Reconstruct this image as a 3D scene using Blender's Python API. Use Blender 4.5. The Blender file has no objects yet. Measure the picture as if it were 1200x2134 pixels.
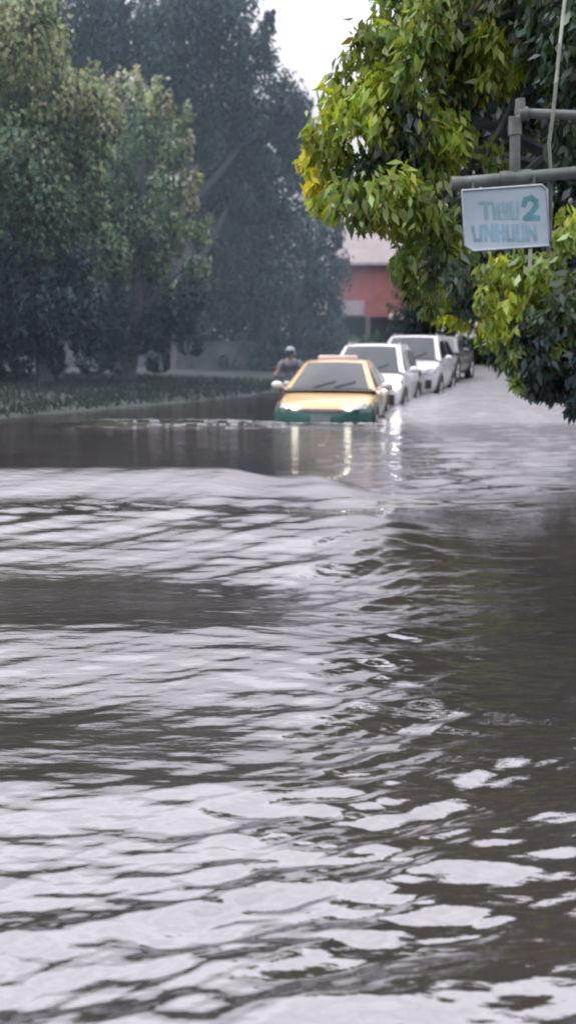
import bpy, bmesh, math, random
import numpy as np
from mathutils import Vector, Matrix
random.seed(7)
rng = np.random.default_rng(11)
R = math.radians
scene = bpy.context.scene
COL = scene.collection

# ------------------------------------------------------------------ camera
CAM = Vector((0, 0, 1.5)); F = 2000.0
PITCH = math.atan((1067 - 700) / F)
cd = bpy.data.cameras.new('camera'); cam = bpy.data.objects.new('camera', cd); COL.objects.link(cam)
cam.location = CAM; cam.rotation_euler = (R(90) - PITCH, 0, 0)
cd.sensor_fit = 'VERTICAL'; cd.sensor_height = 24.0; cd.sensor_width = 24.0 * 1200 / 2134
cd.lens = 24.0 * F / 2134; cd.dof.use_dof = True; cd.dof.focus_distance = 4.6; cd.dof.aperture_fstop = 1.4; cd.clip_end = 2000; cd.clip_start = 0.05
scene.camera = cam
_f = Vector((0, math.cos(PITCH), -math.sin(PITCH))); _u = Vector((0, math.sin(PITCH), math.cos(PITCH)))
def at(px, py, Y):
    """a world point seen at photo pixel (px,py), Y metres ahead (used once to survey the place)"""
    d = _f + Vector((1, 0, 0)) * ((px - 600) / F) - _u * ((py - 1067) / F)
    return CAM + d * (Y / d.y)

# ------------------------------------------------------------------ materials
def new_mat(name):
    m = bpy.data.materials.new(name); m.use_nodes = True
    nt = m.node_tree; b = nt.nodes['Principled BSDF']
    return m, nt, b
def mat(name, col, rough=0.6, metal=0.0, var=0.15, scale=6.0, bump=0.0, spec=0.5, coat=0.0, dirt=None):
    m, nt, b = new_mat(name)
    N = nt.nodes; L = nt.links
    tc = N.new('ShaderNodeTexCoord'); no = N.new('ShaderNodeTexNoise')
    no.inputs['Scale'].default_value = scale; no.inputs['Detail'].default_value = 5
    L.new(tc.outputs['Object'], no.inputs['Vector'])
    mr = N.new('ShaderNodeMapRange'); mr.inputs[1].default_value = 0.3; mr.inputs[2].default_value = 0.7
    mr.inputs[3].default_value = 1 - var; mr.inputs[4].default_value = 1 + var
    L.new(no.outputs['Fac'], mr.inputs[0])
    mx = N.new('ShaderNodeVectorMath'); mx.operation = 'SCALE'; mx.inputs[0].default_value = col[:3]
    L.new(mr.outputs[0], mx.inputs['Scale']); L.new(mx.outputs[0], b.inputs['Base Color'])
    b.inputs['Roughness'].default_value = rough; b.inputs['Metallic'].default_value = metal
    b.inputs['Specular IOR Level'].default_value = spec
    b.inputs['Coat Weight'].default_value = coat; b.inputs['Coat Roughness'].default_value = 0.08
    if bump:
        bp = N.new('ShaderNodeBump'); bp.inputs['Strength'].default_value = bump; bp.inputs['Distance'].default_value = 0.02
        L.new(no.outputs['Fac'], bp.inputs['Height']); L.new(bp.outputs[0], b.inputs['Normal'])
    return m
def emit_mat(name, col, strength):
    m, nt, b = new_mat(name)
    b.inputs['Base Color'].default_value = (*col, 1)
    b.inputs['Emission Color'].default_value = (*col, 1); b.inputs['Emission Strength'].default_value = strength
    return m
def leaf_mat(name, transl=0.4, gloss=0.04, rough=0.45, tc_=(1.5, 1.35, .55)):
    m = bpy.data.materials.new(name); m.use_nodes = True; nt = m.node_tree; N = nt.nodes; L = nt.links
    N.remove(N['Principled BSDF']); out = N['Material Output']
    at_ = N.new('ShaderNodeAttribute'); at_.attribute_name = 'leaf_tint'
    d = N.new('ShaderNodeBsdfDiffuse'); t = N.new('ShaderNodeBsdfTranslucent'); g = N.new('ShaderNodeBsdfGlossy')
    g.inputs['Roughness'].default_value = rough; g.inputs['Color'].default_value = (.8, .85, .9, 1)
    w = N.new('ShaderNodeVectorMath'); w.operation = 'MULTIPLY'; w.inputs[1].default_value = tc_
    L.new(at_.outputs['Color'], d.inputs['Color']); L.new(at_.outputs['Color'], w.inputs[0]); L.new(w.outputs[0], t.inputs['Color'])
    m1 = N.new('ShaderNodeMixShader'); m1.inputs[0].default_value = transl
    L.new(d.outputs[0], m1.inputs[1]); L.new(t.outputs[0], m1.inputs[2])
    m2 = N.new('ShaderNodeMixShader'); m2.inputs[0].default_value = gloss
    L.new(m1.outputs[0], m2.inputs[1]); L.new(g.outputs[0], m2.inputs[2])
    L.new(m2.outputs[0], out.inputs['Surface'])
    return m

M = {}
M['bark'] = mat('bark', (.065, .07, .085), .9, var=.4, scale=9, bump=.6)
M['leaf_near'] = leaf_mat('leaf_near', .45, .05)
M['leaf_far'] = leaf_mat('leaf_far', .5, .02, .7, (1.1, 1.1, .9))
M['yellow'] = mat('yellow_paint', (.56, .385, .19), .3, var=.05, scale=2, coat=.6)
M['green'] = mat('green_paint', (.012, .085, .075), .35, var=.15, scale=3, coat=.5)
M['white'] = mat('white_paint', (.62, .62, .66), .3, var=.04, scale=2, coat=.6)
M['silver'] = mat('silver_white_paint', (.54, .54, .60), .3, var=.05, scale=2, coat=.6)
M['dark_paint'] = mat('dark_grey_paint', (.06, .06, .07), .3, var=.1, scale=2, coat=.6)
M['glass'] = mat('car_glass', (.035, .04, .052), .10, var=.15, scale=1.2, spec=.5)
M['black'] = mat('black_plastic', (.02, .02, .024), .5, var=.2, scale=8)
M['rubber'] = mat('rubber', (.022, .022, .024), .85, var=.2, scale=10)
M['chrome'] = mat('chrome', (.6, .6, .62), .2, metal=1, var=.05)
M['rim'] = mat('alloy_rim', (.4, .4, .42), .35, metal=.8, var=.1)
M['lamp'] = mat('lamp_lens', (.45, .46, .5), .15, var=.1, scale=9, spec=.8)
M['lit'] = emit_mat('lit_headlight', (1, .93, .74), 9.0)
M['lit_white'] = emit_mat('lit_white_headlight', (1, .97, .95), 10.0)
M['plate'] = mat('plate', (.16, .19, .19), .5)
M['roofsign'] = mat('roof_sign_plastic', (.55, .46, .47), .5, var=.1)
M['pipe'] = mat('galvanised_pipe', (.105, .12, .115), .45, metal=.25, var=.35, scale=14, bump=.2)
M['rope'] = mat('rope', (.42, .46, .40), .9, var=.2, scale=30)
M['sign'] = mat('sign_face', (.34, .42, .50), .6, var=.25, scale=3.0)
M['sign_edge'] = mat('sign_edge', (.40, .44, .50), .5, var=.2, scale=8)
M['ink'] = mat('sign_ink', (.07, .22, .27), .6, var=.3, scale=12)
M['ink_faded'] = mat('sign_ink_faded', (.20, .345, .43), .6, var=.3, scale=12)
M['wall'] = mat('rendered_wall', (.12, .135, .165), .9, var=.3, scale=1.5, bump=.2)
M['red_wall'] = mat('red_wall', (.32, .10, .095), .8, var=.2, scale=1.2)
M['roof_sheet'] = mat('roof_sheet', (.24, .215, .22), .7, var=.12, scale=1.5)
M['dark_room'] = mat('dark_interior', (.035, .032, .04), .9)
M['pale_board'] = mat('pale_board', (.36, .31, .35), .7, var=.2, scale=2)
M['cream'] = mat('cream_canopy', (.40, .35, .31), .7)
M['pillar'] = mat('painted_pillar', (.12, .10, .11), .8)
M['shirt'] = mat('grey_shirt', (.13, .145, .185), .9, var=.15, scale=9)
M['skin'] = mat('skin', (.22, .13, .09), .6)
M['trousers'] = mat('dark_trousers', (.025, .026, .035), .9)
M['helmet'] = mat('grey_helmet', (.22, .24, .30), .4)
M['asphalt'] = mat('wet_asphalt', (.13, .13, .135), .55, var=.3, scale=2.5, bump=.15)
M['line'] = mat('road_paint', (.55, .54, .5), .7, var=.3, scale=5)

def ground_mat():
    m, nt, b = new_mat('verge_soil'); N = nt.nodes; L = nt.links
    tc = N.new('ShaderNodeTexCoord'); n1 = N.new('ShaderNodeTexNoise'); n1.inputs['Scale'].default_value = .9; n1.inputs['Detail'].default_value = 8
    L.new(tc.outputs['Object'], n1.inputs['Vector'])
    cr = N.new('ShaderNodeValToRGB'); e = cr.color_ramp.elements
    e[0].position = .35; e[0].color = (.030, .040, .043, 1); e[1].position = .65; e[1].color = (.045, .056, .055, 1)
    L.new(n1.outputs['Fac'], cr.inputs[0]); L.new(cr.outputs[0], b.inputs['Base Color']); b.inputs['Roughness'].default_value = .95
    return m
M['soil'] = ground_mat()

def water_mat():
    m = bpy.data.materials.new('flood_water'); m.use_nodes = True; nt = m.node_tree; N = nt.nodes; L = nt.links
    N.remove(N['Principled BSDF']); out = N['Material Output']
    tc = N.new('ShaderNodeTexCoord')
    mp = N.new('ShaderNodeMapping'); mp.inputs['Scale'].default_value = (3.0, 11.0, 1)
    L.new(tc.outputs['Object'], mp.inputs[0])
    no = N.new('ShaderNodeTexNoise'); no.inputs['Scale'].default_value = 1.6; no.inputs['Detail'].default_value = 4; no.inputs['Roughness'].default_value = .5
    L.new(mp.outputs[0], no.inputs['Vector'])
    bp = N.new('ShaderNodeBump'); bp.inputs['Strength'].default_value = .44; bp.inputs['Distance'].default_value = .014
    L.new(no.outputs['Fac'], bp.inputs['Height'])
    n2 = N.new('ShaderNodeTexNoise'); n2.inputs['Scale'].default_value = .5; L.new(tc.outputs['Object'], n2.inputs['Vector'])
    cr = N.new('ShaderNodeValToRGB'); e = cr.color_ramp.elements
    e[0].position = .3; e[0].color = (.026, .022, .023, 1); e[1].position = .7; e[1].color = (.046, .039, .034, 1)
    L.new(n2.outputs['Fac'], cr.inputs[0])
    d = N.new('ShaderNodeBsdfDiffuse'); L.new(cr.outputs[0], d.inputs['Color'])
    ra = N.new('ShaderNodeAttribute'); ra.attribute_name = 'chop'
    g = N.new('ShaderNodeBsdfGlossy'); L.new(ra.outputs['Fac'], g.inputs['Roughness']); g.inputs['Color'].default_value = (.95, .94, 1, 1)
    fr = N.new('ShaderNodeFresnel'); fr.inputs['IOR'].default_value = 3.1
    L.new(bp.outputs[0], g.inputs['Normal']); L.new(bp.outputs[0], fr.inputs['Normal'])
    mx = N.new('ShaderNodeMixShader'); L.new(fr.outputs[0], mx.inputs[0]); L.new(d.outputs[0], mx.inputs[1]); L.new(g.outputs[0], mx.inputs[2])
    L.new(mx.outputs[0], out.inputs['Surface'])
    return m
M['water'] = water_mat()

# ------------------------------------------------------------------ object helpers
def tag(o, label=None, cat=None, group=None, kind=None):
    if label: o['label'] = label
    if cat: o['category'] = cat
    if group: o['group'] = group
    if kind: o['kind'] = kind
    return o
def empty(name, loc, rz=0.0):
    o = bpy.data.objects.new(name, None); COL.objects.link(o); o.location = loc; o.rotation_euler = (0, 0, rz)
    o.empty_display_size = .2
    return o
class MB:
    def __init__(s): s.v = []; s.f = []; s.mi = []
    def add(s, vs, fs, mi=0):
        b = len(s.v); s.v += [tuple(v) for v in vs]
        for f in fs: s.f.append([b + i for i in f]); s.mi.append(mi)
    def box(s, c, d, rz=0, mi=0):
        cx, cy, cz = c; hx, hy, hz = d[0] / 2, d[1] / 2, d[2] / 2; cs, sn = math.cos(rz), math.sin(rz)
        vs = []
        for z in (-hz, hz):
            for x, y in ((-hx, -hy), (hx, -hy), (hx, hy), (-hx, hy)):
                vs.append((cx + x * cs - y * sn, cy + x * sn + y * cs, cz + z))
        s.add(vs, [(3, 2, 1, 0), (4, 5, 6, 7), (0, 1, 5, 4), (1, 2, 6, 5), (2, 3, 7, 6), (3, 0, 4, 7)], mi)
    def tube(s, pts, rad, n=8, mi=0, cap=True):
        pts = [Vector(p) for p in pts]
        if not isinstance(rad, (list, tuple)): rad = [rad] * len(pts)
        rings = []
        up = Vector((0, 0, 1))
        for i, p in enumerate(pts):
            t = (pts[min(i + 1, len(pts) - 1)] - pts[max(i - 1, 0)]).normalized()
            a = t.cross(up if abs(t.z) < .95 else Vector((1, 0, 0))).normalized(); b = t.cross(a)
            rings.append([p + a * (rad[i] * math.cos(2 * math.pi * k / n)) + b * (rad[i] * math.sin(2 * math.pi * k / n)) for k in range(n)])
        vs = [v for r in rings for v in r]; fs = []
        for i in range(len(pts) - 1):
            for k in range(n):
                k2 = (k + 1) % n
                fs.append((i * n + k, i * n + k2, (i + 1) * n + k2, (i + 1) * n + k))
        if cap:
            fs.append(tuple(range(n))); fs.append(tuple((len(pts) - 1) * n + k for k in reversed(range(n))))
        s.add(vs, fs, mi)
    def grid(s, P, mi=0, flip=False):
        nr, nc = len(P), len(P[0]); vs = [p for r in P for p in r]; fs = []
        for i in range(nr - 1):
            for j in range(nc - 1):
                q = (i * nc + j, i * nc + j + 1, (i + 1) * nc + j + 1, (i + 1) * nc + j)
                fs.append(q[::-1] if flip else q)
        s.add(vs, fs, mi)
    def ball(s, c, r, nu=14, nv=8, mi=0):
        c = Vector(c); rx, ry, rz_ = r if isinstance(r, (tuple, list)) else (r, r, r)
        vs = []; fs = []
        for i in range(nv + 1):
            th = math.pi * i / nv
            for k in range(nu):
                ph = 2 * math.pi * k / nu
                vs.append(c + Vector((rx * math.sin(th) * math.cos(ph), ry * math.sin(th) * math.sin(ph), rz_ * math.cos(th))))
        for i in range(nv):
            for k in range(nu):
                k2 = (k + 1) % nu
                fs.append((i * nu + k, (i + 1) * nu + k, (i + 1) * nu + k2, i * nu + k2))
        s.add(vs, fs, mi)
    def lathe(s, prof, c, axis='x', n=20, mi=0):
        vs = []; fs = []
        for (r, h) in prof:
            for k in range(n):
                a = 2 * math.pi * k / n
                p = (h, r * math.cos(a), r * math.sin(a)) if axis == 'x' else (r * math.cos(a), r * math.sin(a), h)
                vs.append((c[0] + p[0], c[1] + p[1], c[2] + p[2]))
        m_ = len(prof)
        for i in range(m_ - 1):
            for k in range(n):
                k2 = (k + 1) % n
                fs.append((i * n + k, i * n + k2, (i + 1) * n + k2, (i + 1) * n + k))
        s.add(vs, fs, mi)
    def build(s, name, mats, parent=None, smooth=True, subsurf=0, bevel=0.0, origin=None):
        me = bpy.data.meshes.new(name)
        o0 = Vector(origin) if origin is not None else Vector((0, 0, 0))
        me.from_pydata([tuple(Vector(v) - o0) for v in s.v], [], s.f)
        for m in (mats if isinstance(mats, (list, tuple)) else [mats]): me.materials.append(m)
        me.polygons.foreach_set('material_index', s.mi)
        bm = bmesh.new(); bm.from_mesh(me); bmesh.ops.remove_doubles(bm, verts=bm.verts, dist=1e-5)
        bmesh.ops.recalc_face_normals(bm, faces=bm.faces); bm.to_mesh(me); bm.free()
        if smooth:
            me.polygons.foreach_set('use_smooth', [True] * len(me.polygons))
            if not subsurf: me.set_sharp_from_angle(angle=R(38))
        o = bpy.data.objects.new(name, me); COL.objects.link(o)
        if parent: o.parent = parent
        if origin is not None: o.location = o0
        if bevel:
            b = o.modifiers.new('bevel', 'BEVEL'); b.width = bevel; b.segments = 2; b.limit_method = 'ANGLE'
        if subsurf:
            ss = o.modifiers.new('sub', 'SUBSURF'); ss.levels = subsurf; ss.render_levels = subsurf
        return o

# ------------------------------------------------------------------ world + sun
SUN_EL, SUN_AZ = R(60), R(-80)          # azimuth from +Y toward +X
w = bpy.data.worlds.new('World'); scene.world = w; w.use_nodes = True
nt = w.node_tree; N = nt.nodes; L = nt.links
bg = N['Background']; bg.inputs['Strength'].default_value = .10
sky = N.new('ShaderNodeTexSky'); sky.sky_type = 'NISHITA'; sky.sun_disc = False
sky.sun_elevation = SUN_EL; sky.sun_rotation = SUN_AZ
L.new(sky.outputs[0], bg.inputs['Color'])
tc = N.new('ShaderNodeTexCoord'); sp = N.new('ShaderNodeSeparateXYZ'); L.new(tc.outputs['Generated'], sp.inputs[0])
mr = N.new('ShaderNodeMapRange'); mr.inputs[1].default_value = .12; mr.inputs[2].default_value = .75; mr.inputs[3].default_value = .80; mr.inputs[4].default_value = 3.2
L.new(sp.outputs['Z'], mr.inputs[0])
cn = N.new('ShaderNodeTexNoise'); cn.inputs['Scale'].default_value = 2.6; cn.inputs['Detail'].default_value = 6; cn.inputs['Roughness'].default_value = .55
cm = N.new('ShaderNodeMapping'); cm.inputs['Scale'].default_value = (1, 1, 2.2); L.new(tc.outputs['Generated'], cm.inputs[0]); L.new(cm.outputs[0], cn.inputs['Vector'])
cmr = N.new('ShaderNodeMapRange'); cmr.inputs[1].default_value = .35; cmr.inputs[2].default_value = .65; cmr.inputs[3].default_value = .78; cmr.inputs[4].default_value = 1.12
L.new(cn.outputs['Fac'], cmr.inputs[0])
mu = N.new('ShaderNodeMath'); mu.operation = 'MULTIPLY'; L.new(mr.outputs[0], mu.inputs[0]); L.new(cmr.outputs[0], mu.inputs[1])
bg2 = N.new('ShaderNodeBackground'); bg2.inputs['Color'].default_value = (.95, .925, .975, 1); L.new(mu.outputs[0], bg2.inputs['Strength'])
mx = N.new('ShaderNodeMixShader'); mx.inputs[0].default_value = .85
L.new(bg.outputs[0], mx.inputs[1]); L.new(bg2.outputs[0], mx.inputs[2]); L.new(mx.outputs[0], N['World Output'].inputs['Surface'])
sl = bpy.data.lights.new('sun', 'SUN'); so = bpy.data.objects.new('sun', sl); COL.objects.link(so)
sl.energy = 2.6; sl.angle = R(20); sl.color = (1, .96, .90)
sd = Vector((math.sin(SUN_AZ) * math.cos(SUN_EL), math.cos(SUN_AZ) * math.cos(SUN_EL), math.sin(SUN_EL)))
so.rotation_euler = sd.to_track_quat('Z', 'Y').to_euler(); so.location = sd * 60

# ------------------------------------------------------------------ ground, road
def sstep(a, b, x):
    t = np.clip((x - a) / (b - a), 0, 1); return t * t * (3 - 2 * t)
def road_cx(Y):                       # centre line of the flooded lane
    Y = np.asarray(Y, float)
    return np.where(Y < 14, .6, .6 + (Y - 14) * .17 + np.clip(Y - 18, 0, None) * .07 + np.clip(Y - 24, 0, None) * .06)
def road_z(Y):
    Y = np.asarray(Y, float)
    return np.interp(Y, [-1e4, 19, 22.7, 25, 27.5, 31, 36, 70, 1e4], [-.43, -.43, -.40, -.36, -.26, .0, .06, .34, .34])
def ground_z(X, Y):
    X = np.asarray(X, float); Y = np.asarray(Y, float)
    base = road_z(Y) - .02
    dl = road_cx(Y) - X               # metres left of the lane
    bank_start = 2.6 + np.clip(24 - Y, 0, 30) * .42
    left = sstep(0, 1.6, dl - bank_start) * (.07 - base) + sstep(1, 9, dl - bank_start) * .22
    dr = X - road_cx(Y)
    right = sstep(3.6, 6.5, dr) * (.25 - base) * sstep(9, 13, Y)
    return base + left + right
xs = np.concatenate([np.linspace(-900, -40, 18), np.linspace(-36, 36, 145), np.linspace(40, 900, 18)])
ys = np.concatenate([np.linspace(-300, -12, 8), np.linspace(-8, 70, 157), np.linspace(76, 1400, 22)])
gx, gy = np.meshgrid(xs, ys); gz = ground_z(gx, gy) + .03 * np.sin(gx * 2.1 + gy) * np.cos(gy * 1.7 - gx * .6) * (np.abs(gx) < 40)
gz = np.where(np.abs(gx - road_cx(gy)) < 3.4, ground_z(gx, gy), gz)
def np_grid(name, X, Y, Z, material):
    nr, nc = X.shape
    co = np.stack([X, Y, Z], -1).reshape(-1, 3).astype(np.float32)
    idx = np.arange(nr * nc).reshape(nr, nc)
    q = np.stack([idx[:-1, :-1], idx[:-1, 1:], idx[1:, 1:], idx[1:, :-1]], -1).reshape(-1, 4)
    me = bpy.data.meshes.new(name)
    me.vertices.add(len(co)); me.vertices.foreach_set('co', co.ravel())
    me.loops.add(q.size); me.loops.foreach_set('vertex_index', q.ravel().astype(np.int32))
    me.polygons.add(len(q)); me.polygons.foreach_set('loop_start', np.arange(0, q.size, 4, dtype=np.int32))
    me.polygons.foreach_set('use_smooth', np.ones(len(q), dtype=bool))
    me.update(calc_edges=True); me.materials.append(material)
    o = bpy.data.objects.new(name, me); COL.objects.link(o); return o
tag(np_grid('ground', gx, gy, gz, M['soil']), kind='structure')
ry = np.linspace(-6, 66, 150); ru = np.linspace(-3.2, 3.2, 9)
RX = road_cx(ry)[:, None] + ru[None, :]; RY = np.repeat(ry[:, None], 9, 1); RZ = road_z(RY) + .004
tag(np_grid('road', RX, RY, RZ, M['asphalt']), kind='structure')

# ------------------------------------------------------------------ flood water (real waves)
def fnoise(X, Y, sx, sy, seed, n=14):
    r = np.random.default_rng(seed); out = np.zeros_like(X)
    for _ in range(n):
        a = r.uniform(0, 2 * np.pi); k = r.uniform(.4, 1.6)
        out += np.sin(k * (np.cos(a) * X / sx + np.sin(a) * Y / sy) + r.uniform(0, 6.28))
    return out / math.sqrt(n / 2)
rows_a = np.linspace(-8, .8, 30)
inv = np.linspace(1 / .9, 1 / 34., 1250)
rows_b = 1 / inv
# keep the far rows no coarser than needed and near rows even
Yr = np.concatenate([rows_a, rows_b])
t_ = np.linspace(-1, 1, 900); ucol = .42 * t_ + .58 * t_ ** 3
X = ucol[None, :] * (3.2 + .75 * np.clip(Yr, 0, None))[:, None]
Y = np.repeat(Yr[:, None], len(ucol), 1)
H = np.zeros_like(X)
wx = X + .07 * fnoise(X, Y, .5, .4, 1); wy = Y + .05 * fnoise(X, Y, .7, .4, 2)
r3 = np.random.default_rng(5)
for i in range(72):
    lam = .07 * (11.0) ** (r3.uniform(0, 1) ** 1.25)
    a = r3.normal(R(9), R(19)); k = 2 * np.pi / lam
    # visible only where the sampling carries it
    slope = .047 * (lam / .35) ** .12
    fade = sstep(.0, 1, (lam * 60 / np.clip(Y, .5, None)))
    ph = k * (-np.sin(a) * wx + np.cos(a) * wy) + r3.uniform(0, 6.28)
    env = .6 + .4 * np.sin(wx * r3.uniform(.8, 3.0) + wy * r3.uniform(-2.5, 2.5) + r3.uniform(0, 6))
    s_ = np.sin(ph)
    H += slope / k * env * fade * (s_ - .30 * np.cos(2 * ph))
near = 1 - sstep(9.2, 9.9, Y + .12 * fnoise(X, Y, 1.2, 3, 8))
patch = np.clip(.8 + .45 * fnoise(X, Y, 1.2, .55, 9), .25, 1.55)
calm = np.exp(-((Y + .12 * X - 4.75) / .55) ** 2) + .9 * np.exp(-((Y + .10 * X - 3.25) / .32) ** 2)
patch *= 1 - .55 * calm * (1 - sstep(-.35, .35, X + .1 * fnoise(X, Y, .5, .3, 12)))
lane = sstep(-.5, .4, X - .02 * Y)
far_amp = .05 + .30 * lane + 1.0 * sstep(.8, 2.0, X) * (1 - .3 * sstep(14, 18, Y)) + .45 * lane * sstep(16.2, 17.5, Y)
patch = patch * (1 - .55 * sstep(.02, .6, X - .10 * Y) * (Y < 9))
amp = near * patch + (1 - near) * far_amp
wakeband = np.exp(-((Y - 16.0) / .7) ** 2) * sstep(-3.9, -2.6, X) * (X < 1.5)
amp = amp + .55 * wakeband
H *= amp
# long swells from the traffic's wake, crest lines roughly across the road
Yw = Y + .12 * fnoise(X, Y * 0, 1.1, 1, 21) * (1 - .7 * sstep(7.5, 8.5, Y)) + .10 * X * (1 - sstep(7.5, 8.5, Y)) + .03 * fnoise(X, Y, .4, .6, 22)
ky = np.array([-9, 0, 1.4, 1.9, 2.2, 2.75, 3.5, 4.4, 5.5, 7.0, 8.3, 9.35, 9.75, 10.6, 12, 16.0, 16.5, 16.9, 18, 40])
kz = np.array([0, 0, .0, .018, .0, .042, .0, .085, .0, .19, .02, .24, .10, .0, .0, .0, .08, .02, 0, 0])
def smooth_interp(x, xp, fp):
    i = np.clip(np.searchsorted(xp, x) - 1, 0, len(xp) - 2)
    t = np.clip((x - xp[i]) / (xp[i + 1] - xp[i]), 0, 1); t = t * t * (3 - 2 * t) * .6 + t * .4
    return fp[i] * (1 - t) + fp[i + 1] * t
S = smooth_interp(Yw, ky, kz)
side = np.where(Y < 5.6, 1 - .9 * sstep(-.5, .9, X), 1 - .8 * sstep(.3, 1.7, X - .03 * Y))
near_side = np.where(Y > 14, sstep(-4.2, -3.2, X) * (1 - .85 * sstep(-.9, -.2, X)), np.where(Y > 8.6, 1 - sstep(-.8, .9, X + .32 * fnoise(X, Y, .28, .45, 31)), side))
H += S * near_side
H *= 1 - sstep(30, 33, Y)
wo = tag(np_grid('water', X, Y, H, M['water']), kind='structure')
chop = .018 + .014 * near + .20 * (1 - near) * lane * sstep(1.5, 2.4, X) + .16 * np.exp(-((Y - 9.0) / .5) ** 2) + .08 * np.exp(-((Y - 6.4) / .9) ** 2) + .20 * wakeband + .06 * sstep(16, 17, Y) * lane
fa = wo.data.attributes.new('chop', 'FLOAT', 'POINT'); fa.data.foreach_set('value', chop.astype(np.float32).ravel())
# bow wave pushed up round the taxi comes with the swell at 16.75 m

# foam on the taxi's bow wave and round the cars' waterlines
def wz(x, y): 
    iy = int(np.argmin(np.abs(Yr - y))); ix = int(np.argmin(np.abs(X[iy] - x))); return float(H[iy, ix])
fm = MB(); rf = random.Random(4)
def fleck(x, y, a, b):
    n_ = 9; c_ = [(x + a * math.cos(6.283 * k / n_) * rf.uniform(.55, 1.2), y + b * math.sin(6.283 * k / n_) * rf.uniform(.55, 1.2)) for k in range(n_)]
    fm.add([(p[0], p[1], wz(*p) + .006) for p in c_], [tuple(range(n_))])
for k in range(420):
    x = -3.7 * rf.random() ** 1.25 * rf.uniform(.75, 1); fleck(x, 16.40 + rf.gauss(0, .30) + .02 * x, rf.uniform(.015, .13), rf.uniform(.006, .022))
for k in range(110):
    u = rf.uniform(-1.1, 1.15); fleck(.57 + u * .95, 16.62 - .17 * u + rf.gauss(0, .05) + .15 * u * u, rf.uniform(.03, .16), rf.uniform(.012, .04))
for k in range(60):
    u = rf.uniform(0, 1); fleck(1.55 + .75 * u + abs(rf.gauss(0, .12)), 16.8 + 4.2 * u, rf.uniform(.04, .12), rf.uniform(.02, .06))
M['foam'] = mat('foam', (.27, .275, .29), .8, var=.35, scale=14)
tag(fm.build('foam', M['foam']), 'pale foam flecks along the bow wave and waterline of the taxi', 'foam', kind='stuff')

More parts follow.
